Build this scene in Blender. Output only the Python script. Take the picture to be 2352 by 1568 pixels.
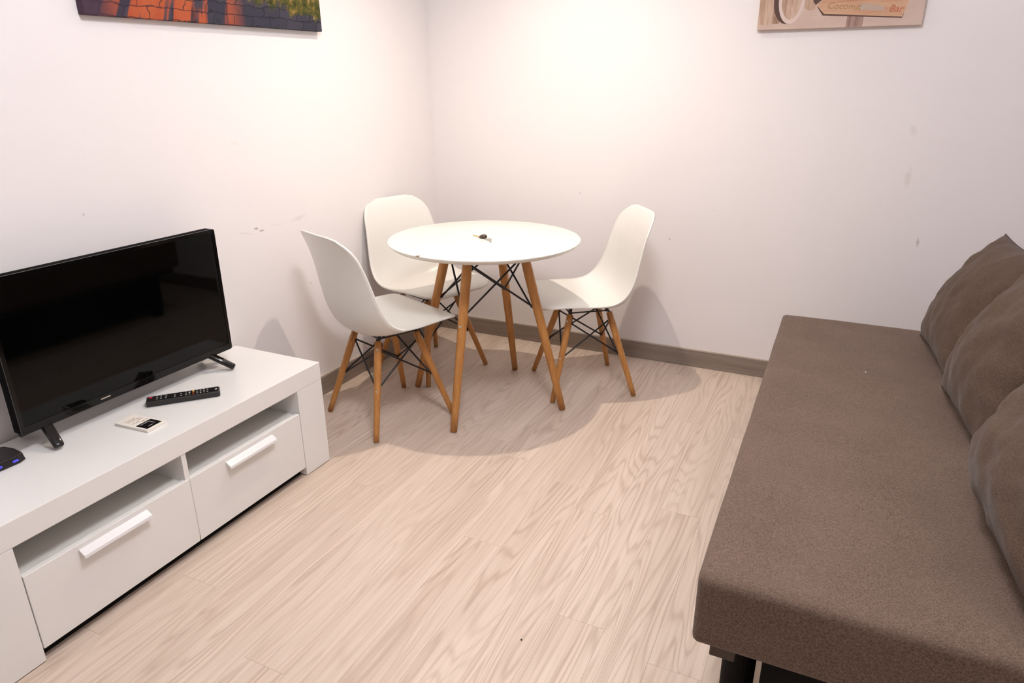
import bpy, bmesh, math, random
from mathutils import Vector, Matrix, noise

for o in list(bpy.data.objects):
    bpy.data.objects.remove(o, do_unlink=True)
SC = bpy.context.scene
COL = SC.collection

# ------------------------------------------------------------------ camera
CAM = Vector((2.0173, -3.2808, 1.3256)); YAW, PITCH, ROLL, FPX = -0.4421, -0.3563, -0.0042, 1583.4
fw = Vector((math.sin(YAW)*math.cos(PITCH), math.cos(YAW)*math.cos(PITCH), math.sin(PITCH)))
r0 = Vector((math.cos(YAW), -math.sin(YAW), 0)); u0 = r0.cross(fw)
rt = r0*math.cos(ROLL) + u0*math.sin(ROLL); up = -r0*math.sin(ROLL) + u0*math.cos(ROLL)
cd = bpy.data.cameras.new('camera'); cam = bpy.data.objects.new('camera', cd); COL.objects.link(cam)
cd.sensor_fit = 'HORIZONTAL'; cd.sensor_width = 36; cd.lens = FPX/2352*36; cd.clip_start = .02
m = Matrix((rt, up, -fw)).transposed().to_4x4(); m.translation = CAM; cam.matrix_world = m
SC.camera = cam

# ------------------------------------------------------------------ world, exposure
w = bpy.data.worlds.new('world'); SC.world = w; w.use_nodes = True
w.node_tree.nodes['Background'].inputs[0].default_value = (.75, .85, 1, 1)
w.node_tree.nodes['Background'].inputs[1].default_value = .02
SC.view_settings.view_transform = 'Standard'; SC.view_settings.look = 'None'
SC.view_settings.gamma = 1; SC.view_settings.exposure = 0.05
SC.view_settings.use_curve_mapping = False

# ------------------------------------------------------------------ ceiling lamps (both out of the frame)
def lamp(name, loc, power, radius, col, beam=None):
    l = bpy.data.lights.new(name, 'SPOT' if beam else 'POINT')
    if beam: l.spot_size = math.radians(beam); l.spot_blend = 1.0
    l.energy = power; l.shadow_soft_size = radius; l.color = col
    o = bpy.data.objects.new(name, l); o.location = loc; COL.objects.link(o); return o
lamp('ceiling_lamp_over_table', (.86, -.81, 2.45), 84, .016, (1.0, .87, .745), 124)
lamp('ceiling_lamp_over_room', (1.6, -2.22, 2.43), 87, .22, (.93, .94, .995))

# ------------------------------------------------------------------ helpers
def tag(o, label=None, cat=None, group=None, kind=None):
    if label: o['label'] = label
    if cat: o['category'] = cat
    if group: o['group'] = group
    if kind: o['kind'] = kind
    return o
def thing(name, label, cat, loc=(0, 0, 0), rz=0, group=None):
    o = bpy.data.objects.new(name, None); COL.objects.link(o); o.location = loc; o.rotation_euler = (0, 0, rz)
    o.empty_display_size = .05
    return tag(o, label, cat, group)
def link(name, me, mat, parent=None, smooth=False, loc=None):
    o = bpy.data.objects.new(name, me); COL.objects.link(o)
    if mat: me.materials.append(mat)
    if smooth:
        for p in me.polygons: p.use_smooth = True
    if parent: o.parent = parent
    if loc: o.location = loc
    return o
def fin(bm, name, mat, parent=None, smooth=False, loc=None):
    bmesh.ops.recalc_face_normals(bm, faces=bm.faces)
    me = bpy.data.meshes.new(name); bm.to_mesh(me); bm.free()
    return link(name, me, mat, parent, smooth, loc)
def box(bm, a, b, bev=0, seg=2):
    lo = [min(x, y) for x, y in zip(a, b)]; hi = [max(x, y) for x, y in zip(a, b)]
    t = bmesh.new(); bmesh.ops.create_cube(t, size=1)
    for v in t.verts: v.co = Vector([l + (c+.5)*(h-l) for l, h, c in zip(lo, hi, v.co)])
    if bev: bmesh.ops.bevel(t, geom=list(t.edges), offset=bev, segments=seg, profile=.5, affect='EDGES')
    merge(bm, t); return bm
def merge(bm, t, mat=None):
    if mat is not None: t.transform(mat)
    me = bpy.data.meshes.new('tmp'); t.to_mesh(me); t.free(); bm.from_mesh(me); bpy.data.meshes.remove(me)
def boxo(name, a, b, mat, parent=None, bev=0, seg=2, smooth=False):
    return fin(box(bmesh.new(), a, b, bev, seg), name, mat, parent, smooth)
def frame(d):
    d = d.normalized(); a = Vector((0, 0, 1)) if abs(d.z) < .9 else Vector((1, 0, 0))
    x = d.cross(a).normalized(); return x, d.cross(x).normalized()
def tube(bm, pts, rad, n=10, caps=True):
    pts = [Vector(p) for p in pts]
    if not isinstance(rad, (list, tuple)): rad = [rad]*len(pts)
    rings = []; x = None
    for i, p in enumerate(pts):
        d = pts[min(i+1, len(pts)-1)] - pts[max(i-1, 0)]
        if x is None: x, y = frame(d)
        else:
            d = d.normalized(); x = (x - d*x.dot(d)).normalized(); y = d.cross(x)
        rings.append([bm.verts.new(p + (x*math.cos(k*2*math.pi/n) + y*math.sin(k*2*math.pi/n))*rad[i]) for k in range(n)])
    for a, b in zip(rings, rings[1:]):
        for k in range(n): bm.faces.new((a[k], a[(k+1) % n], b[(k+1) % n], b[k]))
    if caps: bm.faces.new(rings[0][::-1]); bm.faces.new(rings[-1])
    return bm
def lathe(bm, prof, n=32, c=(0, 0, 0)):
    rings = []
    for r, z in prof:
        rings.append([bm.verts.new((c[0]+r*math.cos(k*2*math.pi/n), c[1]+r*math.sin(k*2*math.pi/n), c[2]+z)) for k in range(n)])
    for a, b in zip(rings, rings[1:]):
        for k in range(n): bm.faces.new((a[k], a[(k+1) % n], b[(k+1) % n], b[k]))
    bm.faces.new(rings[0][::-1]); bm.faces.new(rings[-1]); return bm
def prism(bm, poly, h, z=0):
    a = [bm.verts.new((x, y, z)) for x, y in poly]; b = [bm.verts.new((x, y, z+h)) for x, y in poly]
    n = len(poly); bm.faces.new(a[::-1]); bm.faces.new(b)
    for k in range(n): bm.faces.new((a[k], a[(k+1) % n], b[(k+1) % n], b[k]))
    return bm
def copy_tree(o, parent=None):
    c = o.copy(); COL.objects.link(c); c.parent = parent
    for ch in o.children: copy_tree(ch, c)
    return c

# ------------------------------------------------------------------ materials
class G:
    def __init__(s, name):
        s.m = bpy.data.materials.new(name); s.m.use_nodes = True; s.t = s.m.node_tree
        s.b = s.t.nodes['Principled BSDF']
    def n(s, typ, *ins, **kw):
        x = s.t.nodes.new('ShaderNode'+typ)
        for k, v in kw.items(): setattr(x, k, v)
        for i, v in enumerate(ins):
            if v is None: continue
            s.put(x.inputs[i], v)
        return x
    def put(s, sock, v):
        if hasattr(v, 'outputs'): v = v.outputs[0]
        if isinstance(v, bpy.types.NodeSocket): s.t.links.new(v, sock)
        else: sock.default_value = v
    def math(s, op, a, b=0.0, c=None, clamp=False):
        x = s.n('Math', a, b, operation=op); x.use_clamp = clamp
        if c is not None: s.put(x.inputs[2], c)
        return x
    def coord(s, which='Object'): return s.n('TexCoord').outputs[which]
    def map(s, v, scale=(1, 1, 1), loc=(0, 0, 0), rot=(0, 0, 0)): return s.n('Mapping', v, loc, rot, scale)
    def noise(s, v, scale=1, detail=2, rough=.5, dist=0):
        x = s.n('TexNoise'); s.put(x.inputs['Vector'], v); x.inputs['Scale'].default_value = scale
        x.inputs['Detail'].default_value = detail; x.inputs['Roughness'].default_value = rough; x.inputs['Distortion'].default_value = dist
        return x.outputs[0]
    def ramp(s, f, stops):
        x = s.n('ValToRGB', f); e = x.color_ramp.elements
        while len(e) < len(stops): e.new(.5)
        for el, (p, c) in zip(e, stops): el.position = p; el.color = (*c, 1) if len(c) == 3 else c
        return x.outputs[0]
    def mix(s, f, a, b, blend='MIX'):
        x = s.t.nodes.new('ShaderNodeMix'); x.data_type = 'RGBA'; x.blend_type = blend
        s.put(x.inputs[0], f)
        for i, v in ((6, a), (7, b)):
            if isinstance(v, tuple) and len(v) == 3: v = (*v, 1)
            s.put(x.inputs[i], v)
        return x.outputs[2]
    def bump(s, h, strength=.2, dist=.001):
        x = s.n('Bump'); x.inputs['Strength'].default_value = strength; x.inputs['Distance'].default_value = dist
        s.put(x.inputs['Height'], h); s.put(s.b.inputs['Normal'], x)
    def set(s, **kw):
        for k, v in kw.items():
            k = {'color': 'Base Color', 'rough': 'Roughness', 'metal': 'Metallic', 'spec': 'Specular IOR Level', 'coat': 'Coat Weight',
                 'emit': 'Emission Color', 'power': 'Emission Strength', 'sheen': 'Sheen Weight'}[k]
            if isinstance(v, tuple) and len(v) == 3: v = (*v, 1)
            s.put(s.b.inputs[k], v)
        return s.m
def plain(name, color, rough=.5, **kw): return G(name).set(color=color, rough=rough, **kw)
def speckled(name, color, rough, amt=.06, scale=40, **kw):
    g = G(name); f = g.noise(g.coord(), scale, 3)
    a = tuple(c*(1-amt) for c in color); b = tuple(min(1, c*(1+amt)) for c in color)
    return g.set(color=g.ramp(f, [(.3, a), (.7, b)]), rough=rough, **kw)

def wall_mat(name, spots, base=(.89, .845, .835)):
    g = G(name); pos = g.n('NewGeometry').outputs['Position']
    f = g.noise(pos, 2.2, 3)
    col = g.ramp(f, [(.3, tuple(c*.985 for c in base)), (.7, base)])
    wob = g.noise(pos, 60, 3)
    for (c, rad, rot, strength, tint) in spots:             # scuffs and dents in the paint
        p = g.map(pos, scale=(1, 1, 1)); p = g.n('VectorMath', pos, c, operation='SUBTRACT')
        p = g.n('VectorRotate', p, rotation_type='AXIS_ANGLE'); ax = (1, 0, 0) if rad[0] > 5 else (0, 1, 0)
        p.inputs['Axis'].default_value = ax; p.inputs['Angle'].default_value = rot
        p = g.n('VectorMath', p, tuple(1/x for x in rad), operation='MULTIPLY')
        d = g.n('VectorMath', p, operation='LENGTH').outputs['Value']
        d = g.math('ADD', d, g.math('MULTIPLY', g.math('SUBTRACT', wob, .5), 1.2))
        k = g.math('MULTIPLY', g.math('SUBTRACT', 1.0, d, clamp=True), strength*.6, clamp=True)
        col = g.mix(k, col, tint)
    g.bump(g.math('ADD', g.noise(pos, 3.5, 3), g.math('MULTIPLY', g.noise(pos, 140, 2), .12)), .25, .006)
    return g.set(color=col, rough=.62, spec=.3)
BIG = 9.0
wl_mat = wall_mat('left_wall_paint', [
    ((0, -1.078, .812), (BIG, .055, .012), -.12, .45, (.52, .43, .36)), ((0, -1.316, .811), (BIG, .014, .006), .1, 1.6, (.30, .26, .25)), ((0, -1.289, .798), (BIG, .018, .005), 0, 1.6, (.28, .24, .23)),
    ((0, -1.37, .802), (BIG, .045, .006), .25, .4, (.55, .49, .46)), ((0, -1.361, 1.130), (BIG, .028, .009), .2, .35, (.7, .55, .42)), ((0, -1.2, .807), (BIG, .06, .005), .1, .25, (.6, .5, .44)),
    ((0, -1.048, .526), (BIG, .006, .006), 0, 1.2, (.45, .36, .33)), ((0, -1.976, .971), (BIG, .005, .006), 0, 1.2, (.4, .36, .34))])
wb_mat = wall_mat('back_wall_paint', [
    ((2.241, 0, 1.148), (.016, BIG, .030), .3, .4, (.55, .47, .40)), ((2.253, 0, .965), (.016, BIG, .045), 0, .5, (.55, .46, .37)),
    ((2.334, 0, .704), (.007, BIG, .024), .1, 1.2, (.40, .33, .28)), ((1.303, 0, .629), (.008, BIG, .006), 0, 1.0, (.42, .36, .35)),
    ((.844, 0, .821), (.008, BIG, .006), 0, .8, (.5, .42, .4)), ((1.997, 0, .639), (.07, BIG, .014), -.2, .3, (.95, .93, .92)), ((1.497, 0, .78), (.02, BIG, .004), .1, .4, (.6, .55, .53))])
wo_mat = wall_mat('wall_paint', [])
ceil_mat = speckled('ceiling_paint', (.88, .865, .85), .7, .01, 3)

def plank_mat():
    g = G('vinyl_plank'); rnd = g.n('ObjectInfo').outputs['Random']
    off = g.n('CombineXYZ', g.math('MULTIPLY', rnd, 17.3), g.math('MULTIPLY', rnd, 43.7), g.math('MULTIPLY', rnd, 9.1))
    p = g.n('VectorMath', g.coord(), off, operation='ADD').outputs[0]
    a = g.noise(g.map(p, (6.5, .62, 1)), 1, 2.5, .45, .25)
    lines = g.math('SINE', g.math('MULTIPLY', a, 150))
    lines = g.math('POWER', g.math('MULTIPLY_ADD', lines, .5, .5), 3.0)
    msk = g.n('MapRange', g.noise(g.map(p, (5, .8, 1), (3, 1, 0)), 1, 1), .40, .60, .35, 1.0)
    lines = g.math('MULTIPLY', lines, msk)
    streak = g.noise(g.map(p, (95, .8, 1)), 1, 5, .68)
    fine = g.noise(g.map(p, (420, 9, 1)), 1, 2, .6)
    broad = g.noise(g.map(p, (9, .9, 1), (7, 2, 0)), 1, 2)
    f = g.math('MULTIPLY_ADD', lines, -.34, .66)
    f = g.math('ADD', f, g.math('MULTIPLY', g.math('SUBTRACT', streak, .5), 1.0))
    f = g.math('ADD', f, g.math('MULTIPLY', g.math('SUBTRACT', fine, .5), .30))
    f = g.math('ADD', f, g.math('MULTIPLY', g.math('SUBTRACT', broad, .5), .55))
    f = g.math('ADD', f, g.math('MULTIPLY', g.math('SUBTRACT', rnd, .5), .10))
    col = g.ramp(f, [(.10, (.465, .35, .27)), (.48, (.605, .48, .386)), (.85, (.73, .60, .50))])
    g.bump(f, .15, .0006)
    return g.set(color=col, rough=g.math('MULTIPLY_ADD', fine, .12, .30), spec=.45)
M_plank = plank_mat()
def board_mat(name, dark, light, axis):
    g = G(name); c = g.coord(); sc = (1.5, 60, 60) if axis == 0 else (60, 1.5, 60)
    f = g.math('ADD', g.math('MULTIPLY', g.noise(g.map(c, sc), 1, 4, .6), .8), g.math('MULTIPLY', g.noise(g.map(c, tuple(s*4 for s in sc)), 1, 2), .25))
    g.bump(f, .15, .0005)
    return g.set(color=g.ramp(f, [(.3, dark), (.75, light)]), rough=.45)
M_bb_x = board_mat('baseboard_grain_x', (.20, .155, .125), (.33, .265, .22), 0)
M_bb_y = board_mat('baseboard_grain_y', (.20, .155, .125), (.33, .265, .22), 1)
M_caulk = plain('baseboard_caulk', (.62, .52, .44), .6)
M_slab = plain('underlay', (.22, .17, .14), .8)

def wood_leg_mat(name, dark, light):
    g = G(name); rnd = g.n('ObjectInfo').outputs['Random']
    p = g.n('VectorMath', g.coord(), g.n('CombineXYZ', g.math('MULTIPLY', rnd, 9.), g.math('MULTIPLY', rnd, 5.), g.math('MULTIPLY', rnd, 21.)), operation='ADD').outputs[0]
    f = g.math('ADD', g.math('MULTIPLY', g.noise(g.map(p, (70, 70, 4)), 1, 4, .6), .75), g.math('MULTIPLY', g.noise(g.map(p, (400, 400, 18)), 1, 2), .25))
    return g.set(color=g.ramp(f, [(.32, dark), (.7, light)]), rough=.38)
M_beech = wood_leg_mat('beech_leg', (.42, .17, .040), (.60, .285, .085))
M_plastic = speckled('white_plastic', (.84, .82, .77), .32, .006, 15)
M_rod = plain('black_wire', (.008, .007, .007), .38)
M_screw = plain('screw_zinc', (.62, .55, .46), .35, metal=.6)
M_glide = speckled('foot_glide', (.62, .57, .5), .5, .1, 100)
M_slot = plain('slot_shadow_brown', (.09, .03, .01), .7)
def table_mat():
    g = G('table_white_lacquer'); p = g.coord()
    col = g.ramp(g.noise(p, 5, 3), [(.3, (.845, .835, .765)), (.7, (.86, .85, .785))])
    for c, r in (((-.077, -.386, .7295), (.014, .008, .006)), ((-.3255, -.2300, .7235), (.010, .010, .006))):       # chipped rim
        d = g.n('VectorMath', g.n('VectorMath', g.n('VectorMath', p, c, operation='SUBTRACT'), tuple(1/x for x in r), operation='MULTIPLY'), operation='LENGTH').outputs['Value']
        d = g.math('ADD', d, g.math('MULTIPLY', g.math('SUBTRACT', g.noise(p, 180, 2), .5), 1.4))
        col = g.mix(g.math('MULTIPLY', g.math('SUBTRACT', 1., d, clamp=True), 3, clamp=True), col, (.22, .15, .10))
    return g.set(color=col, rough=.28)
M_table = table_mat()
M_lacq = speckled('white_lacquer', (.84, .825, .80), .24, .005, 6)
M_inside = speckled('white_melamine', (.80, .775, .73), .5, .006, 6)
M_handle = speckled('handle_white', (.82, .805, .81), .35, .005, 30)
M_tvblack = plain('tv_gloss_black', (.003, .0025, .0025), .10, spec=.28)
M_tvfoot = plain('tv_foot_gloss', (.004, .003, .003), .08, spec=.5)
M_tvback = plain('tv_matte_black', (.003, .0025, .0025), .8, spec=.06)
M_screen = plain('tv_screen', (.001, .001, .001), .03, spec=.20)
M_logo = plain('tv_logo_silver', (.65, .58, .48), .3, metal=.7)
M_black = plain('black_plastic', (.010, .008, .008), .32)
M_matte = plain('matte_black', (.006, .005, .005), .7, spec=.12)
M_rubber = plain('button_black', (.02, .02, .02), .5)
M_btnwhite = plain('button_print', (.62, .60, .58), .5)
M_red = plain('button_red', (.55, .03, .05), .4)
M_amber = plain('button_amber', (.75, .50, .16), .4)
M_darkred = plain('button_dark_red', (.30, .05, .03), .4)
M_led = plain('led_blue', (.05, .05, .4), .3, emit=(.10, .08, 1.0), power=.55)
M_boxlogo = plain('box_logo', (.06, .08, .15), .25)
M_paper = speckled('card_paper', (.84, .79, .72), .55, .01, 60)
M_ink = plain('card_black_ink', (.006, .005, .005), .3)
M_brownink = plain('card_brown_ink', (.50, .38, .30), .6)
M_silverink = plain('card_silver_ink', (.60, .56, .55), .4)
M_fob = speckled('fob_brown_leather', (.055, .030, .014), .4, .3, 200)
M_brass = plain('key_brass', (.72, .50, .22), .35, metal=.75)
M_steel = plain('key_steel', (.50, .47, .43), .35, metal=.8)

def fabric_mat(name, dark, light):
    g = G(name); p = g.coord()
    a = g.noise(g.map(p, (760, 230, 760)), 1, 2, .6); b = g.noise(g.map(p, (230, 760, 230)), 1, 2, .6)
    f = g.math('MULTIPLY', g.math('ADD', a, b), .5)
    soft = g.noise(p, 7, 3)
    f2 = g.math('ADD', f, g.math('MULTIPLY', g.math('SUBTRACT', soft, .5), .10))
    g.bump(f, .5, .0012)
    return g.set(color=g.ramp(f2, [(.34, dark), (.5, tuple((x+y)/2 for x, y in zip(dark, light))), (.66, light)]), rough=.92, spec=.12, sheen=.12)
M_sofa = fabric_mat('brown_weave', (.074, .047, .034), (.222, .152, .116))
M_cush = fabric_mat('brown_cushion_weave', (.056, .034, .023), (.140, .093, .066))
M_darkwood = board_mat('dark_sofa_frame', (.025, .014, .008), (.06, .035, .02), 0)
M_crumb = plain('dark_crumb', (.02, .015, .012), .7)
M_lint = plain('pale_lint', (.62, .58, .53), .8)

# ------------------------------------------------------------------ room shell
RX, RY, RZ, T = 2.95, -6.0, 2.5, .12
floor = boxo('floor', (0, RY, -.10), (RX, 0, -.0045), M_slab)
tag(floor, 'pale wood-look plank floor across the whole room', 'floor', kind='structure')
for nm, a, b, mt, lb in (
    ('wall_left', (-T, RY-T, -.1), (0, T, RZ), wl_mat, 'white painted wall behind the television, with small scuffs'),
    ('wall_back', (0, 0, -.1), (RX+T, T, RZ), wb_mat, 'white painted wall behind the round table and sofa end'),
    ('wall_right', (RX, RY-T, -.1), (RX+T, 0, RZ), wo_mat, 'white painted wall along the back of the brown sofa'),
    ('wall_front', (0, RY-T, -.1), (RX, RY, RZ), wo_mat, 'white painted wall behind the viewer'),
    ('ceiling', (-T, RY-T, RZ), (RX+T, T, RZ+.1), ceil_mat, 'flat white ceiling over the room')):
    tag(boxo(nm, a, b, mt), lb, nm.split('_')[0], kind='structure')

# planks run along the left wall; end joints measured from the photograph
rng = random.Random(5)
PW, PL, x0 = .13, 1.27, .845 - 7*.13
joints = {13: -2.365, 15: -1.705, 16: -1.29, 18: -1.90, 19: -1.30, 11: -1.595}
i = 0; x = x0
while x < RX:
    j = joints.get(i + 6, -rng.uniform(0, PL)) if True else 0
    y = j
    while y < 0: y += PL
    ys = []
    while y > RY - PL: ys.append(y); y -= PL
    for ya, yb in zip(ys, ys[1:]):
        a, b = max(yb, RY), min(ya, 0.0); xa, xb = max(x, 0), min(x+PW, RX)
        if b - a < .02 or xb - xa < .01: continue
        g = .00012
        hw, hl = (xb-xa)/2-g, (b-a)/2-g
        bm = bmesh.new(); c = .00035
        lo = [(-hw, -hl), (hw, -hl), (hw, hl), (-hw, hl)]
        r = [[bm.verts.new((px, py, z)) for px, py in lo] for z in (-.004, -c)]
        tp = [bm.verts.new((px*(1-c/hw), py*(1-c/hl), 0)) for px, py in lo]
        for A, B in ((r[0], r[1]), (r[1], tp)):
            for k in range(4): bm.faces.new((A[k], A[(k+1) % 4], B[(k+1) % 4], B[k]))
        bm.faces.new(tp); bm.faces.new(r[0][::-1])
        fin(bm, 'plank', M_plank, floor, loc=((xa+xb)/2, (a+b)/2, 0))
    x += PW; i += 1

BH, BT = .087, .012
def baseboard(nm, a, b, mt, lb, ca, cb):
    o = boxo(nm, a, b, mt, bev=.0015, seg=1); tag(o, lb, 'baseboard', kind='structure')
    boxo('caulk_line', ca, cb, M_caulk, o)
baseboard('baseboard_left', (0.0005, RY, 0.0005), (BT, -.0005, BH), M_bb_y, 'grey-brown wood baseboard along the wall behind the television', (0.0005, RY, BH), (.007, -.0005, BH+.004))
baseboard('baseboard_back', (BT+.0005, -BT, 0.0005), (RX, -.0005, BH), M_bb_x, 'grey-brown wood baseboard along the wall behind the table', (.0075, -.007, BH), (RX, -.0005, BH+.004))

# ------------------------------------------------------------------ TV stand (120 x 40 x 41 cm)
SX, SH, Y1, Y0 = .415, .3992, -1.5086, -2.705
YL, YR, ZF, ZD, ZB = -2.579, -1.6345, .334, .250, .036
stand = thing('tv_stand', 'low white lacquered media unit with two drawers, under the television', 'tv stand', (.2, (Y0+Y1)/2, 0))
def st(name, a, b, mat=M_lacq, parent=stand, bev=.0012):
    off = Vector((.2, (Y0+Y1)/2, 0))
    return boxo(name, Vector(a)-off, Vector(b)-off, mat, parent, bev, 2)
XB = .0135
st('top', (XB, Y0, ZF), (SX, Y1, SH), bev=.0015)
st('side_panel', (XB, Y0, .003), (SX, YL-.0008, ZF-.0006)); st('side_panel', (XB, YR+.0008, .003), (SX, Y1, ZF-.0006))
st('back_panel', (XB, YL, ZB), (XB+.012, YR, ZF-.001), M_inside)
st('gap_shade_block', (XB+.03, YL+.001, .0005), (SX-.030, YR-.001, ZB-.0005), M_matte, bev=0)  # black block added to stand in for the shade under the drawers
st('niche_shelf', (XB+.012, YL, ZD-.026), (SX-.021, YR, ZD-.008), M_inside)
st('bottom_panel', (XB+.012, YL, ZB), (SX-.021, YR, ZB+.016), M_inside)
st('divider', (XB+.012, -2.1145, ZB+.016), (SX-.003, -2.0985, ZF-.001), M_lacq)
for ya, yb, ha, hb in ((YL+.0015, -2.1052, -2.445, -2.250), (-2.1022, YR-.0015, -1.971, -1.772)):
    d = st('drawer', (SX-.018, ya, ZB), (SX, yb, ZD), bev=.0015)
    bm = bmesh.new()                                            # sloping lip handle
    pr = [(SX+.0002, .246), (SX+.004, .2475), (SX+.029, .221), (SX+.029, .213), (SX+.024, .211), (SX+.0002, .233)]
    pr = [(SX+.0002, .236), (SX+.003, .2355), (SX+.020, .224), (SX+.021, .216), (SX+.018, .215), (SX+.0002, .2275)]
    A = [bm.verts.new((px-.2, ha-(Y0+Y1)/2, z)) for px, z in pr]; B = [bm.verts.new((px-.2, hb-(Y0+Y1)/2, z)) for px, z in pr]
    bm.faces.new(A); bm.faces.new(B[::-1])
    for k in range(6): bm.faces.new((A[k], A[(k+1) % 6], B[(k+1) % 6], B[k]))
    fin(bm, 'handle', M_handle, d)
    # the drawer box behind its front
    st('drawer_box', (XB+.03, ya+.012, ZB+.022), (SX-.019, yb-.012, ZD-.032), M_inside)
for yy in (Y0+.03, Y1-.03):
    for xx in (.05, SX-.04): st('glide', (xx-.012, yy-.012, 0), (xx+.012, yy+.012, .0028), M_black, bev=0)

# ------------------------------------------------------------------ television
TX, TYA, TYB, TZA, TZB = .140, -2.362, -1.637, .4535, .8795
tv = thing('television', 'flat black television standing switched off on the white media unit', 'television', (.1, (TYA+TYB)/2, SH))
def rel(o, p): return Vector(p) - o.location
def tvb(name, a, b, mat, bev=0, parent=tv, seg=2): return boxo(name, rel(tv, a), rel(tv, b), mat, parent, bev, seg)
def rrect(bm, ya, yb, za, zb, xa, xb, rad, n=5):
    pts = []
    for cy, cz, a0 in ((yb-rad, zb-rad, 0), (ya+rad, zb-rad, 90), (ya+rad, za+rad, 180), (yb-rad, za+rad, 270)):
        for k in range(n+1):
            a = math.radians(a0+90*k/n); pts.append((cy+rad*math.cos(a), cz+rad*math.sin(a)))
    A = [bm.verts.new((xa, y, z)) for y, z in pts]; B = [bm.verts.new((xb, y, z)) for y, z in pts]; L = len(pts)
    bm.faces.new(A); bm.faces.new(B[::-1])
    for k in range(L): bm.faces.new((A[k], A[(k+1) % L], B[(k+1) % L], B[k]))
bm = bmesh.new(); rrect(bm, TYA, TYB, TZA, TZB, TX-.034, TX-.004, .008)
for v in bm.verts: v.co -= tv.location
fin(bm, 'housing', M_tvback, tv)
bz = .011
bm = bmesh.new(); ch = .022
for a, b in (((TYA, TZB-bz), (TYB, TZB)), ((TYA, TZA), (TYA+bz, TZB)), ((TYB-bz, TZA), (TYB, TZB)), ((TYA, TZA), (TYB, TZA+ch))):
    pass
def ring(bm, out, inn, xa, xb, xi):
    O = [bm.verts.new(rel(tv, (xb, y, z))) for y, z in out]; I = [bm.verts.new(rel(tv, (xi, y, z))) for y, z in inn]
    OB = [bm.verts.new(rel(tv, (xa, y, z))) for y, z in out]; IB = [bm.verts.new(rel(tv, (xa, y, z))) for y, z in inn]
    n = len(out)
    for k in range(n):
        j = (k+1) % n
        bm.faces.new((O[k], O[j], I[j], I[k])); bm.faces.new((OB[k], OB[j], O[j], O[k])); bm.faces.new((I[k], I[j], IB[j], IB[k])); bm.faces.new((IB[k], IB[j], OB[j], OB[k]))
def rpoly(ya, yb, za, zb, rad, n=4):
    pts = []
    for cy, cz, a0 in ((yb-rad, zb-rad, 0), (ya+rad, zb-rad, 90), (ya+rad, za+rad, 180), (yb-rad, za+rad, 270)):
        for k in range(n+1):
            a = math.radians(a0+90*k/n); pts.append((cy+rad*math.cos(a), cz+rad*math.sin(a)))
    return pts
ring(bm, rpoly(TYA, TYB, TZA, TZB, .008), rpoly(TYA+bz, TYB-bz, TZA+ch, TZB-bz, .001), TX-.004, TX, TX-.0008)
fin(bm, 'bezel', M_tvblack, tv)
tvb('screen', (TX-.0042, TYA+bz, TZA+ch), (TX-.0022, TYB-bz, TZB-bz), M_screen)
tvb('badge_strip', (TX-.0003, -2.135, TZA+.0105), (TX+.0004, -2.105, TZA+.0135), M_logo)
tvb('rear_bulge', (TX-.075, TYA+.14, TZA+.03), (TX-.034, TYB-.14, TZB-.16), M_tvback, .01)
def bar(bm, p, q, w0, w1, h0, h1):
    p, q = Vector(p), Vector(q); d = (q-p).normalized(); s = d.cross(Vector((0, 0, 1))).normalized(); u = s.cross(d)
    t = bmesh.new(); vs = []
    for c, w_, h_ in ((p, w0, h0), (q, w1, h1)):
        vs.append([t.verts.new(c+s*a*w_/2+u*b*h_/2) for a, b in ((-1, -1), (1, -1), (1, 1), (-1, 1))])
    t.faces.new(vs[0][::-1]); t.faces.new(vs[1])
    for k in range(4): t.faces.new((vs[0][k], vs[0][(k+1) % 4], vs[1][(k+1) % 4], vs[1][k]))
    bmesh.ops.recalc_face_normals(t, faces=t.faces)
    bmesh.ops.bevel(t, geom=list(t.edges), offset=min(w0, h0, w1, h1)*.38, segments=3, profile=.5, affect='EDGES')
    merge(bm, t)
for ya, yf in ((-2.292, -2.309), (-1.735, -1.690)):
    bm = bmesh.new()
    bar(bm, rel(tv, (.118, ya, TZA+.012)), rel(tv, (.197, yf, SH+.0105)), .031, .026, .016, .016)
    bar(bm, rel(tv, (.120, ya, TZA+.012)), rel(tv, (.032, yf, SH+.0105)), .031, .026, .016, .016)
    fin(bm, 'foot', M_tvfoot, tv, smooth=True)

# ------------------------------------------------------------------ remote control
a = math.atan2(.161, .144)
rem = thing('remote_control', 'slim black remote control with a red power button, lying on the media unit', 'remote control', (.238, -1.938, SH), a)
bm = bmesh.new(); RL, RW, RH = .212, .046, .020
t = bmesh.new(); bmesh.ops.create_cube(t, size=1)
for v in t.verts: v.co = Vector((v.co.x*RL, v.co.y*RW*(.82 if v.co.z < 0 else 1), (v.co.z+.5)*RH+.0004))
bmesh.ops.bevel(t, geom=list(t.edges), offset=.005, segments=3, profile=.5, affect='EDGES'); merge(bm, t)
fin(bm, 'body', M_black, rem, smooth=False)
bm = bmesh.new(); bw = bmesh.new()
for k, px in enumerate((-.074, -.063, -.049, -.024, -.006, .008, .018, .040, .050, .060, .070)):
    for row in (-1, 0, 1):
        if k in (3, 4) and row == 1: continue
        yy = row*.0125
        box(bm, (px-.0035, yy-.004, RH), (px+.0035, yy+.004, RH+.0018))
        box(bw, (px-.0020, yy-.0016, RH+.0018), (px+.0020, yy+.0016, RH+.0021))
box(bw, (.092, -.004, RH+.0004), (.098, .004, RH+.0007))
tag(fin(bm, 'buttons', M_rubber, rem), kind='stuff'); tag(fin(bw, 'button_print', M_btnwhite, rem), kind='stuff')
fin(lathe(bmesh.new(), [(.005, 0), (.005, .002), (.004, .0026)], 12, (-.093, .009, RH)), 'power_button', M_red, rem)
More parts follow.
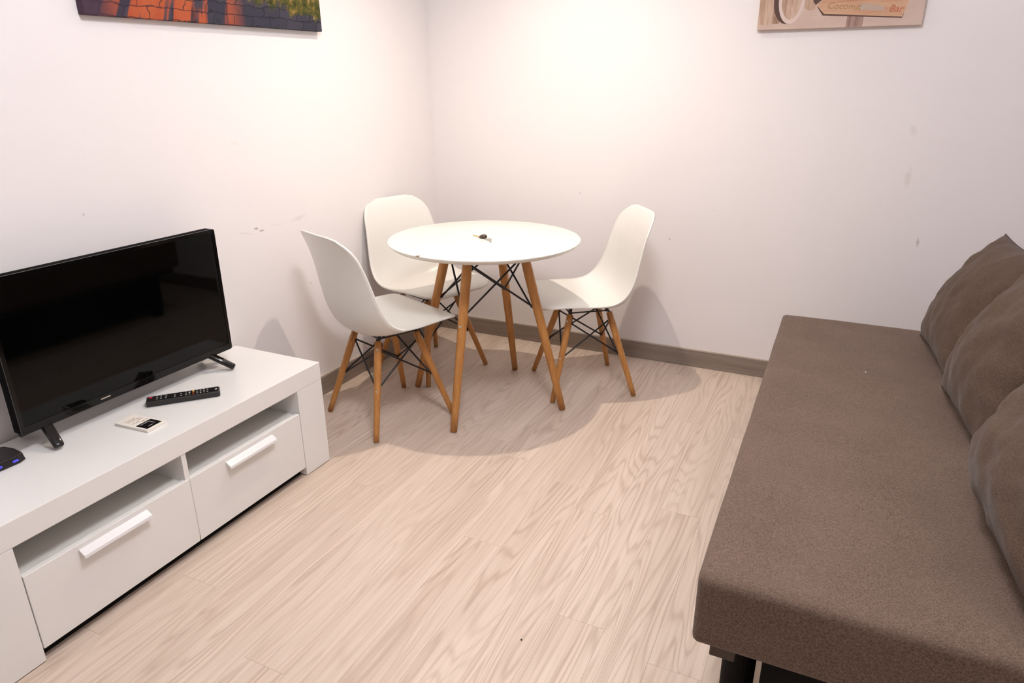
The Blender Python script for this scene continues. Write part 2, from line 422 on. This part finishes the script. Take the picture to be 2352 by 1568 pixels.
box_am = bmesh.new(); box(box_am, (.026, .006, RH), (.032, .016, RH+.002)); fin(box_am, 'amber_button', M_amber, rem)
bd = bmesh.new(); box(bd, (.026, -.016, RH), (.032, -.004, RH+.002)); fin(bd, 'red_button', M_darkred, rem)

# ------------------------------------------------------------------ white card box beside the remote
bk = thing('card_box', 'thin white card box with a black printed square, in front of the television', 'box', (.262, -2.113, SH), math.radians(4))
boxo('carton', (-.063, -.033, .0003), (.063, .033, .0085), M_paper, bk, .0008, 1)
boxo('black_square', (.012, -.026, .0085), (.056, .026, .0088), M_ink, bk)
bm = bmesh.new(); box(bm, (.020, .012, .0088), (.042, .014, .0090)); box(bm, (.019, -.018, .0088), (.021, .014, .0090)); box(bm, (.044, -.012, .0088), (.0455, .004, .0090))
fin(bm, 'printed_frame', M_silverink, bk)
bm = bmesh.new(); r_ = random.Random(3)
for k in range(5):
    y = -.020
    while y < .022:
        L = r_.uniform(.006, .013); px = -.038+k*.0095
        if r_.random() < .72: box(bm, (px, y, .0085), (px+.0045, min(y+L, .024), .0087))
        y += L+.003
tag(fin(bm, 'printed_lines', M_brownink, bk), kind='stuff')

# ------------------------------------------------------------------ set-top box with blue lights
sb = thing('set_top_box', 'small black set-top box with glowing blue lights, left of the television foot', 'set-top box', (.115, -2.425, SH), 0)
pts = [(-.048, -.046), (-.030, -.052), (.030, -.052), (.052, -.040), (.054, .028), (.046, .046), (.000, .050), (-.036, .044), (-.050, .024)]
bm = prism(bmesh.new(), pts, .022, .001)
bmesh.ops.recalc_face_normals(bm, faces=bm.faces)
for v in bm.verts:
    if v.co.z > .01: v.co.x *= .93; v.co.y *= .93
bmesh.ops.bevel(bm, geom=list(bm.edges), offset=.0022, segments=2, profile=.5, affect='EDGES')
fin(bm, 'case', M_black, sb)
for px, py in ((.049, -.022), (.050, .018)):
    fin(box(bmesh.new(), (px, py-.007, .008), (px+.0045, py+.007, .0135), .0015), 'indicator_light', M_led, sb)
fin(prism(bmesh.new(), [(-.012, -.03), (.012, -.03), (.012, -.008), (-.012, -.002)], .0004, .0230), 'top_emblem', M_boxlogo, sb)

# ------------------------------------------------------------------ round table
TC = Vector((.7036, -.7681, 0)); TZ = .7302
tb = thing('round_table', 'round white table with splayed beech legs and black wire braces, in the corner', 'table', TC)
fin(lathe(bmesh.new(), [(.372, TZ-.021), (.384, TZ-.019), (.396, TZ-.008), (.399, TZ-.003), (.3975, TZ-.0008), (.395, TZ), (.2, TZ)], 128), 'tabletop', M_table, tb, smooth=False)
for p in tb.children[0].data.polygons: p.use_smooth = len(p.vertices) == 4
fin(lathe(bmesh.new(), [(.20, TZ-.027), (.20, TZ-.0212)], 48), 'mounting_plate', M_rod, tb)
def legset(root, r_foot, r_top, z_top, a0, rad_t, rad_b, zu, zl, rodr, inward, scr):
    def at(k, z, inn=0.0):
        a = a0+k*math.pi/2; r = r_foot+(r_top-r_foot)*z/z_top - inn
        return Vector((r*math.cos(a), r*math.sin(a), z))
    for k in range(4):
        p, q = at(k, .004), at(k, z_top)
        n = 9; pts = [p.lerp(q, j/(n-1)) for j in range(n)]
        rad = [rad_b+(rad_t-rad_b)*min(1, (j/(n-1))*1.25) for j in range(n)]; rad[-1] *= .86
        leg = fin(tube(bmesh.new(), pts, rad, 18), 'leg', M_beech, root, smooth=True)
        for f in leg.data.polygons: f.use_smooth = len(f.vertices) == 4
        fin(lathe(bmesh.new(), [(rad_b*.75, 0), (rad_b*.8, .0038)], 14, (p.x, p.y, .0002)), 'foot_glide', M_glide, leg)
        out = Vector((math.cos(a0+k*math.pi/2), math.sin(a0+k*math.pi/2), 0)); ax = (q-p).normalized(); out = (out-ax*out.dot(ax)).normalized()
        for z in scr:
            c = at(k, z); rr = rad_b+(rad_t-rad_b)*min(1, z/z_top*1.25)
            fin(tube(bmesh.new(), [c+out*(rr-.002), c+out*(rr+.0008)], rad_t*.30, 12), 'screw', M_screw, leg)
        # bracket tongue let into the head of the leg
        c = at(k, z_top-.02); side = out.cross(ax)
        bm = bmesh.new(); bar(bm, c-ax*.022+out*0+side*(rad_t*.02), c+ax*.030, rad_t*.9, rad_t*1.1, .0035, .0035)
        fin(bm, 'bracket', M_rod, root)
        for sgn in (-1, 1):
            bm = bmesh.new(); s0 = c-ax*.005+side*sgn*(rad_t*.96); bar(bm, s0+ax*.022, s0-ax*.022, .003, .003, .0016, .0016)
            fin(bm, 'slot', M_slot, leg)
    for k in range(4):
        j = (k+1) % 4
        for a, b, sg in ((k, j, 1), (j, k, -1)):
            p, q = at(a, zu, inward), at(b, zl, inward)
            d = (q-p).normalized(); mid = Vector(((p.x+q.x)/2, (p.y+q.y)/2, 0)).normalized()
            o = mid*rodr*1.1*sg
            pp, qq = p+o+d*rad_t*.7, q+o-d*rad_b*.5
            fin(tube(bmesh.new(), [p+o*.5, pp, qq, q+o*.5-Vector((0, 0, .004))], rodr, 8), 'brace', M_rod, root, smooth=True)
    for k in range(4):
        for z in (zu, zl):
            c = at(k, z, inward*.7); bm = bmesh.new(); bmesh.ops.create_uvsphere(bm, u_segments=10, v_segments=6, radius=rodr*1.9)
            bm.transform(Matrix.Translation(c)); fin(bm, 'brace_clip', M_rod, root, smooth=True)
    return at
legset(tb, .3546, .1676, .7, -1.495, .0205, .0140, .655, .455, .0042, .020, (.42, .66))

# keys on the table
KS = 1.25
kr = thing('key_bunch', 'small bunch of keys with a dark brown fob, lying on the round table', 'keys', (.701, -.774, TZ), math.radians(-26))
bm = bmesh.new(); bmesh.ops.create_uvsphere(bm, u_segments=14, v_segments=8, radius=1)
for v in bm.verts:
    v.co = Vector((v.co.x*.014*(1-.45*v.co.z), v.co.y*.013*(1-.3*v.co.z), (v.co.z+1)*.0065*(1+.3*max(0, v.co.x))))
fin(bm, 'fob', M_fob, kr, smooth=True)
def torus(R, r, c, tilt, n=24, m_=8):
    bm = bmesh.new(); pts = [Vector((R*math.cos(2*math.pi*k/n), R*math.sin(2*math.pi*k/n), 0)) for k in range(n)]
    rings = [[bm.verts.new((p.normalized()*(R+r*math.cos(2*math.pi*j/m_))) + Vector((0, 0, r*math.sin(2*math.pi*j/m_)))) for j in range(m_)] for p in pts]
    for k in range(n):
        for j in range(m_): bm.faces.new((rings[k][j], rings[(k+1) % n][j], rings[(k+1) % n][(j+1) % m_], rings[k][(j+1) % m_]))
    bm.transform(Matrix.Translation(c) @ Matrix.Rotation(tilt, 4, 'X')); return bm
fin(torus(.011, .0009, Vector((.024, 0, .0015)), .06), 'ring', M_steel, kr, smooth=True)
def key(c, ang, mat):
    bm = bmesh.new(); n = 14
    prism(bm, [(.009*math.cos(2*math.pi*k/n), .009*math.sin(2*math.pi*k/n)) for k in range(n)], .002, 0)
    prism(bm, [(-.009, -.003), (-.034, -.003), (-.036, -.001), (-.036, .003), (-.030, .002), (-.026, .0035), (-.022, .002), (-.018, .0035), (-.009, .003)], .0018, .0001)
    bm.transform(Matrix.Translation(c) @ Matrix.Rotation(ang, 4, 'Z')); return fin(bm, 'key', mat, kr)
kr.scale = (KS, KS, KS); key(Vector((-.019, .002, .0004)), .1, M_brass); key(Vector((.038, -.004, .0004)), math.pi-.5, M_steel)

# ------------------------------------------------------------------ shell chairs
def spline(P, n):
    out = []
    L = [0]
    for a, b in zip(P, P[1:]): L.append(L[-1]+math.dist(a[:2], b[:2]))
    def cr(p0, p1, p2, p3, t):
        return tuple(.5*((2*b)+(-a+c)*t+(2*a-5*b+4*c-d)*t*t+(-a+3*b-3*c+d)*t*t*t) for a, b, c, d in zip(p0, p1, p2, p3))
    for i in range(n):
        s = L[-1]*i/(n-1); k = min(max(j for j in range(len(L)) if L[j] <= s+1e-9), len(P)-2)
        t = (s-L[k])/(L[k+1]-L[k])
        out.append(cr(P[max(k-1, 0)], P[k], P[k+1], P[min(k+2, len(P)-1)], t))
    return out, L[-1]
# centre line (x forward, z up), half width, side edge (x, z)
PROFILE = [(.238, .424, .205, .238, .424), (.222, .434, .212, .222, .438), (.17, .437, .220, .172, .449), (.09, .428, .226, .094, .449),
           (0, .413, .231, .010, .447), (-.075, .402, .234, -.052, .452), (-.125, .405, .235, -.088, .467), (-.163, .428, .233, -.115, .490),
           (-.186, .475, .228, -.140, .530), (-.199, .540, .220, -.158, .580), (-.209, .610, .212, -.173, .635), (-.222, .685, .202, -.192, .697),
           (-.241, .755, .192, -.217, .760), (-.259, .797, .184, -.240, .799), (-.270, .815, .180, -.253, .817)]
def shell_mesh():
    NS, NU = 72, 36
    S, LEN = spline(PROFILE, NS)
    bm = bmesh.new(); rows = []
    for i, (x, z, hw, ex, ez) in enumerate(S):
        s = LEN*i/(NS-1); rf, rb = .075, .105
        k = 1
        if s < rf: t = s/rf; k = .62+.38*math.sqrt(max(0, 1-(1-t)**2))
        if LEN-s < rb: t = (LEN-s)/rb; k = .50+.50*math.sqrt(max(0, 1-(1-t)**2))
        row = []
        for j in range(NU+1):
            u = -1+2*j/NU; q = (abs(u)*k)**2.5
            row.append(bm.verts.new((x+(ex-x)*q, u*hw*k, z+(ez-z)*q)))
        rows.append(row)
    for A, B in zip(rows, rows[1:]):
        for j in range(NU): bm.faces.new((A[j], A[j+1], B[j+1], B[j]))
    return bm
def make_chair():
    root = thing('shell_chair', 'x', 'chair')
    sh = fin(shell_mesh(), 'seat_shell', M_plastic, root, smooth=True)
    so = sh.modifiers.new('thickness', 'SOLIDIFY'); so.thickness = .0075; so.offset = 0
    at = legset(root, .270, .126, .376, math.pi/4, .0152, .0112, .338, .190, .0038, .013, (.19, .345))
    # wire frame under the seat
    bm = bmesh.new()
    cs = [Vector((.092, .092, .383)), Vector((-.082, .086, .383)), Vector((-.082, -.086, .383)), Vector((.092, -.092, .383))]
    for k in range(4): tube(bm, [cs[k], cs[(k+1) % 4]], .0035, 8)
    fin(bm, 'seat_frame', M_rod, root)
    for c in cs:
        fin(tube(bmesh.new(), [c+Vector((0, 0, -.004)), c*.98+Vector((0, 0, .012)), Vector((c.x*.95, c.y*.95, .424 if c.x > 0 else .401))], [.007, .008, .010], 10), 'mount', M_rod, root)
    return root
ch = make_chair()
for i, (cx, cy, a, lb) in enumerate((
    (.396, -1.077, 67.0, 'white shell chair nearest the television, seen from behind, beech legs'),
    (.277, -.542, -17.6, 'white shell chair tucked into the corner behind the round table'),
    (1.033, -.433, 216.06, 'white shell chair right of the table, its seat turned towards the viewer'))):
    o = ch if i == 0 else copy_tree(ch)
    o.location = (cx, cy, 0); o.rotation_euler = (0, 0, math.radians(a)); tag(o, lb, 'chair', 'white shell chairs around the table')

# ------------------------------------------------------------------ sofa bed
FX, FT, FB, FN, FF = 1.875, .455, .288, -2.165, -.405
sofa = thing('sofa_bed', 'brown woven fabric sofa bed with a wide flat seat along the right wall', 'sofa', (2.3, (FN+FF)/2, 0))
def sb_(name, a, b, mat, bev=0, seg=2, smooth=False): return boxo(name, rel(sofa, a), rel(sofa, b), mat, sofa, bev, seg, smooth)
def soft_slab(name, a, b, mat, rad, amp, nx=24, ny=48, nz=8):
    lo, hi = rel(sofa, a), rel(sofa, b); d = hi-lo
    bm = bmesh.new(); t = bmesh.new(); bmesh.ops.create_cube(t, size=1)
    for v in t.verts: v.co = Vector((lo.x+(v.co.x+.5)*d.x, lo.y+(v.co.y+.5)*d.y, lo.z+(v.co.z+.5)*d.z))
    for ax, n in ((0, nx), (1, ny), (2, nz)):
        for k in range(1, n):
            co = lo.copy(); co[ax] = lo[ax]+d[ax]*k/n; no = Vector((0, 0, 0)); no[ax] = 1
            bmesh.ops.bisect_plane(t, geom=list(t.verts)+list(t.edges)+list(t.faces), plane_co=co, plane_no=no)
    for v in t.verts:                                          # round all edges, then a faint upholstery unevenness
        c = Vector([min(max(v.co[i], lo[i]+rad[i]), hi[i]-rad[i]) for i in range(3)]); e = v.co-c
        q = Vector([e[i]/rad[i] for i in range(3)])
        l = q.length; mx = max(abs(x) for x in q)
        if l > 1e-6: q = q*(mx/l); v.co = c+Vector([q[i]*rad[i] for i in range(3)])
        n = noise.noise(v.co*4.0)*amp + noise.noise(v.co*11.0)*amp*.4
        v.co.z += n if v.co.z > lo.z+.02 else 0
        v.co.x += noise.noise(v.co*6.0+Vector((9, 0, 0)))*amp*.6
    merge(bm, t); return fin(bm, name, mat, sofa, smooth=True)
soft_slab('seat', (FX, FN, FB), (2.615, FF, FT), M_sofa, (.012, .024, .018), .0018, 60, 120, 18)
soft_slab('backrest', (2.665, FN, .29), (2.82, FF, .72), M_sofa, (.05, .05, .05), .003, 10, 50, 20)
for a, b in (((FX+.036, FN+.026, .252), (FX+.085, FF-.03, .2875)), ((2.52, FN+.06, .252), (2.56, FF-.06, .2875)), ((FX+.085, FN+.075, .252), (2.52, FN+.115, .2875)), ((FX+.085, FF-.115, .252), (2.52, FF-.075, .2875)), ((2.70, FN+.03, .14), (2.79, FF-.03, .2885))):
    sb_('frame_rail', a, b, M_darkwood, .002)
sb_('storage_box', (FX+.135, FN+.065, .035), (2.62, FF-.065, .251), M_matte, .003)
for px, py in ((FX+.088, FN+.150), (FX+.088, FF-.15), (2.74, FN+.12), (2.74, FF-.12)):
    h = .2518 if px < 2.5 else .1398
    fin(lathe(bmesh.new(), [(.022, .0005), (.030, .008), (.034, .03), (.036, h)], 24, rel(sofa, (px, py, 0))), 'leg', M_matte, sofa, smooth=False)

def cushion(label, BL, BR, TL, TR, thick, seed, belly=0.0):
    BL, BR, TL, TR = map(Vector, (BL, BR, TL, TR)); base = (BL+BR)/2
    nrm = (TL-BL).cross(BR-BL).normalized()
    if nrm.x > 0: nrm = -nrm                                   # front faces the room
    n = 44; bm = bmesh.new(); sheets = []
    for side in (1, -1):
        rows = []
        for i in range(n+1):
            row = []
            for j in range(n+1):
                a, b = -1+2*i/n, -1+2*j/n                      # a: along the width, b: upwards
                a2 = a*(1-.075*(1-b*b)**1.0); b2 = b*(1-.075*(1-a*a))
                u, v = (a2+1)/2, (b2+1)/2
                p = BL*(1-u)*(1-v)+BR*u*(1-v)+TL*(1-u)*v+TR*u*v
                f = (max(0, 1-abs(a)**2.3)*max(0, 1-abs(b)**2.3))**.52
                f *= (1-belly*b*.45)*1.15 if side > 0 else .70
                q = Vector((a*2.2+seed, b*2.2, side*1.7))
                wr = noise.noise(q*1.3)*.05+noise.noise(q*3.1)*.022
                # pleats running in from the sewn edges
                edge = max(0, max(abs(a), abs(b))-.45)/.55
                wr += math.sin(b*15+seed*3+a*4+noise.noise(q)*3)*.085*edge*max(0, abs(a)-.35)+math.sin(a*13+seed+b*3+noise.noise(q)*3)*.07*edge*max(0, abs(b)-.35)
                h = thick*.5*f*(1+2.2*wr)
                row.append(bm.verts.new(p+nrm*side*h-base))
            rows.append(row)
        sheets.append(rows)
        for A, B in zip(rows, rows[1:]):
            for j in range(n): bm.faces.new((A[j], A[j+1], B[j+1], B[j]) if side > 0 else (A[j+1], A[j], B[j], B[j+1]))
    bmesh.ops.remove_doubles(bm, verts=bm.verts, dist=.0006)
    low = min(v.co.z for v in bm.verts)
    root = thing('back_cushion', label, 'cushion', base+Vector((0, 0, 0)), 0, 'loose back cushions on the sofa')
    fin(bm, 'cover', M_cush, root, smooth=True)
    bm = bmesh.new()                                           # piped seam round the edge
    def ed(a, b):
        a2 = a*(1-.075*(1-b*b)); b2 = b*(1-.075*(1-a*a)); u, v = (a2+1)/2, (b2+1)/2
        return BL*(1-u)*(1-v)+BR*u*(1-v)+TL*(1-u)*v+TR*u*v-base
    loop = [ed(-1+2*k/16, -1) for k in range(16)]+[ed(1, -1+2*k/16) for k in range(16)]+[ed(1-2*k/16, 1) for k in range(16)]+[ed(-1, 1-2*k/16) for k in range(17)]
    tube(bm, loop, .0022, 6, False); fin(bm, 'seam', M_cush, root, smooth=True)
    return root
ZS = FT+.012
cushion('brown cushion farthest along the sofa, its pointed corner against the back wall', (2.350, -.525, ZS), (2.395, -.985, ZS), (2.545, -.455, .842), (2.600, -.93, .850), .17, 1.3)
cushion('middle brown cushion of the three, leaning on the sofa back', (2.375, -1.015, ZS), (2.425, -1.475, ZS), (2.560, -.975, .862), (2.600, -1.43, .865), .19, 4.1)
cushion('plump brown cushion nearest the viewer at the right edge', (2.405, -1.555, ZS), (2.435, -2.13, ZS), (2.590, -1.52, .880), (2.605, -2.08, .880), .24, 7.7, .7)

# ------------------------------------------------------------------ canvas pictures
def canvas_paint_street():
    g = G('street_painting'); c = g.coord()                    # y: across (left to right), z: up from the lower edge
    sp = g.n('SeparateXYZ', c); Y, Z = sp.outputs[1], sp.outputs[2]
    wy = g.math('MULTIPLY', g.math('SUBTRACT', g.noise(c, 11, 3, .6), .5), .06); wz = g.math('MULTIPLY', g.math('SUBTRACT', g.noise(g.map(c, loc=(5, 3, 1)), 14, 3, .6), .5), .035)
    uv = g.n('CombineXYZ', g.math('ADD', g.math('ADD', Y, wy), g.math('MULTIPLY', Z, -.35)), g.math('ADD', Z, wz), 0.)
    br = g.n('TexBrick'); g.put(br.inputs['Vector'], uv)
    for k, v in (('Scale', 1.), ('Mortar Size', .0020), ('Brick Width', .085), ('Row Height', .034), ('Mortar Smooth', .25)): br.inputs[k].default_value = v
    br.inputs['Color1'].default_value = (.026, .029, .046, 1); br.inputs['Color2'].default_value = (.060, .056, .078, 1); br.inputs['Mortar'].default_value = (.006, .006, .008, 1)
    base = br.outputs['Color']
    n0 = g.noise(g.map(c, (9, 9, 5)), 1, 4, .6)
    base = g.mix(g.math('MULTIPLY', n0, .55), base, (.065, .055, .075))
    base = g.mix(g.n('MapRange', Y, -.33, -.50, 0., .6), base, (.085, .035, .06))
    base = g.mix(g.n('MapRange', g.noise(c, 22, 3, .6), .60, .68, 0., .75), base, (.015, .018, .022))
    slant = g.math('ADD', Y, g.math('MULTIPLY', g.math('SUBTRACT', Y, .05), g.math('MULTIPLY', Z, 1.2)))
    st_ = g.noise(g.n('CombineXYZ', g.math('MULTIPLY', slant, 20.), g.math('MULTIPLY', Z, 3.), 2.7), 1, 2, .6)
    win = g.math('MULTIPLY', g.n('MapRange', Y, -.47, -.36, 0., 1.), g.n('MapRange', Y, .0, .10, 1., 0.))
    om = g.math('MULTIPLY', g.n('MapRange', st_, .46, .53, 0., 1.), win)
    om = g.math('MULTIPLY', om, g.n('MapRange', br.outputs['Fac'], .2, .8, 1., .25))
    org = g.mix(g.noise(g.map(c, (25, 25, 9)), 1, 3), (.36, .05, .025), (.52, .14, .05))
    col = g.mix(om, base, org)
    gl = g.math('ADD', g.math('SUBTRACT', Z, .062), g.math('MULTIPLY', g.math('SUBTRACT', Y, .28), .12))
    gm = g.math('ADD', gl, g.math('MULTIPLY', g.math('SUBTRACT', g.noise(c, 26, 4, .65), .5), .16))
    gm = g.math('MULTIPLY', g.n('MapRange', gm, -.005, .02, 0., 1.), g.n('MapRange', Y, .02, .12, 0., 1.))
    green = g.ramp(g.noise(g.map(c, (30, 40, 40)), 1, 4, .7), [(.3, (.02, .025, .008)), (.5, (.085, .085, .018)), (.62, (.26, .15, .03)), (.75, (.40, .38, .36))])
    col = g.mix(gm, col, green)
    g.bump(g.noise(c, 500, 2), .2, .0006)
    return g.set(color=col, rough=.65, spec=.2)
def canvas_paint_beach():
    g = G('beach_print'); c = g.coord()
    f = g.noise(g.map(c, (3, 3, 9)), 1, 4, .6)
    col = g.ramp(f, [(.3, (.50, .36, .29)), (.55, (.63, .47, .39)), (.75, (.52, .44, .37))])
    g.bump(g.noise(c, 500, 2), .2, .0006)
    return g.set(color=col, rough=.55)
CT = .027
pl = thing('canvas_painting', 'wide canvas painting of a wet orange and slate paved street, above the television', 'painting', (0, -1.3595, 1.522))
pl.rotation_euler = (.0138, 0, 0)
boxo('canvas', (.002, -.5065, 0), (CT, .5065, .70), canvas_paint_street(), pl, .002, 1)
M_strip = plain('stretcher_wood', (.55, .45, .33), .7)
boxo('stretcher', (.0006, -.48, .03), (.0019, .48, .66), M_strip, pl)

pr_ = thing('beach_print', 'canvas print of a seaside signpost reading Coconut Bar, above the sofa end', 'picture', (1.9015, 0, 1.532))
boxo('canvas', (-.2985, -CT, 0), (.2985, -.002, .45), canvas_paint_beach(), pr_, .002, 1)
boxo('stretcher', (-.27, -.0019, .03), (.27, -.0006, .42), M_strip, pr_)
def flat(name, poly, d, mat, parent=pr_):                      # printed motif lying on the face of the canvas
    bm = bmesh.new()
    vs = [bm.verts.new((x, -CT-d, z)) for x, z in poly]; vb = [bm.verts.new((x, -CT-.00005, z)) for x, z in poly]
    bm.faces.new(vs); k = len(poly)
    for i in range(k): bm.faces.new((vs[i], vs[(i+1) % k], vb[(i+1) % k], vb[i]))
    return fin(bm, name, mat, parent)
def grain(name, cols, sc):
    g = G(name); f = g.noise(g.map(g.coord(), sc), 1, 4, .65); return g.set(color=g.ramp(f, [(.3, cols[0]), (.5, cols[1]), (.7, cols[2])]), rough=.55)
M_post = grain('print_post', ((.20, .11, .085), (.34, .20, .16), (.42, .31, .26)), (90, 90, 4))
M_sign = grain('print_sign', ((.48, .22, .11), (.58, .32, .19), (.64, .41, .25)), (6, 6, 70))
M_shell = grain('print_shell', ((.24, .13, .075), (.50, .32, .22), (.62, .46, .36)), (70, 20, 8))
M_rim = plain('print_rim', (.68, .54, .48), .55); M_shade = plain('print_dark', (.075, .028, .014), .55)
M_let1 = plain('print_olive_letters', (.34, .21, .065), .55); M_let2 = plain('print_red_letters', (.44, .105, .04), .55); M_let3 = grain('print_faded_blue', ((.53, .33, .22), (.47, .36, .29), (.53, .37, .25)), (90, 90, 90))
def ell(cx, cz, a, b, n=40, t0=0, t1=2*math.pi): return [(cx+a*math.cos(t0+(t1-t0)*k/n), cz+b*math.sin(t0+(t1-t0)*k/n)) for k in range(n+(0 if abs(t1-t0-2*math.pi) < .01 else 1))]
flat('printed_post', [(.035, .002), (.093, .002), (.110, .44), (.048, .44)], .0002, M_post)
flat('printed_basket', [(-.296, .022), (-.262, .020), (-.215, .023), (-.20, .05), (-.19, .19), (-.296, .19)], .0002, M_shell)
flat('printed_basket_shadow', ell(-.188, .110, .056, .090), .0003, M_shade)
flat('printed_basket_rim', ell(-.176, .112, .049, .092), .0004, M_rim)
flat('printed_basket_mouth', ell(-.176, .114, .038, .078), .0005, M_shell)
flat('printed_weave', [(-.125, .075), (-.105, .065), (-.085, .07), (-.075, .12), (-.09, .19), (-.128, .19)], .0002, M_shell)
flat('printed_knot', [(-.095, .098), (-.085, .085), (-.06, .105), (-.07, .19), (-.10, .19)], .0003, M_shade)
SA = -.075
def srot(x, z): return (x*math.cos(SA)-z*math.sin(SA)-.082, x*math.sin(SA)+z*math.cos(SA)+.0845)
flat('printed_sign_shadow', [srot(*p) for p in ((.002, -.004), (.030, -.036), (.312, -.034), (.316, -.02))], .0003, M_shade)
flat('printed_sign', [srot(*p) for p in ((0, 0), (.034, -.030), (.312, -.030), (.322, .026), (.036, .032))], .0005, M_sign)
def text(s, x, z, size, mat, name):
    cu = bpy.data.curves.new('lettering', 'FONT'); cu.body = s; cu.size = size; cu.extrude = .0001; cu.shear = .18; cu.resolution_u = 4
    o = bpy.data.objects.new('tmp_text', cu); COL.objects.link(o); bpy.context.view_layer.update()
    me = bpy.data.meshes.new_from_object(o.evaluated_get(bpy.context.evaluated_depsgraph_get())); bpy.data.objects.remove(o)
    x0, z0 = srot(x, z)
    me.transform(Matrix.Translation((x0, -CT-.0007, z0)) @ Matrix.Rotation(SA*-1, 4, 'Y') @ Matrix.Rotation(math.pi/2, 4, 'X'))
    return link(name, me, mat, pr_)
text('Coconut', .040, -.0115, .034, M_let1, 'printed_lettering'); text('Bar', .262, -.014, .034, M_let2, 'printed_lettering')
flat('printed_smudge', [srot(*p) for p in ((.160, -.012), (.245, -.012), (.243, .004), (.19, .012), (.158, .010))], .0006, M_let3)

# ------------------------------------------------------------------ crumbs
def speck(name, loc, r, mat, label):
    bm = bmesh.new(); bmesh.ops.create_icosphere(bm, subdivisions=2, radius=r)
    for v in bm.verts: v.co *= 1+.35*noise.noise(v.co*300); v.co.z = v.co.z*.6+r*.6
    tag(fin(bm, name, mat, None, True, loc), label, 'crumb')
speck('crumb', (1.445, -2.024, .0003), .0024, M_crumb, 'tiny dark crumb on the bare floor in the foreground')
speck('lint_bit', (2.171, -.955, FT+.001), .003, M_lint, 'tiny pale bit of lint on the flat sofa seat')
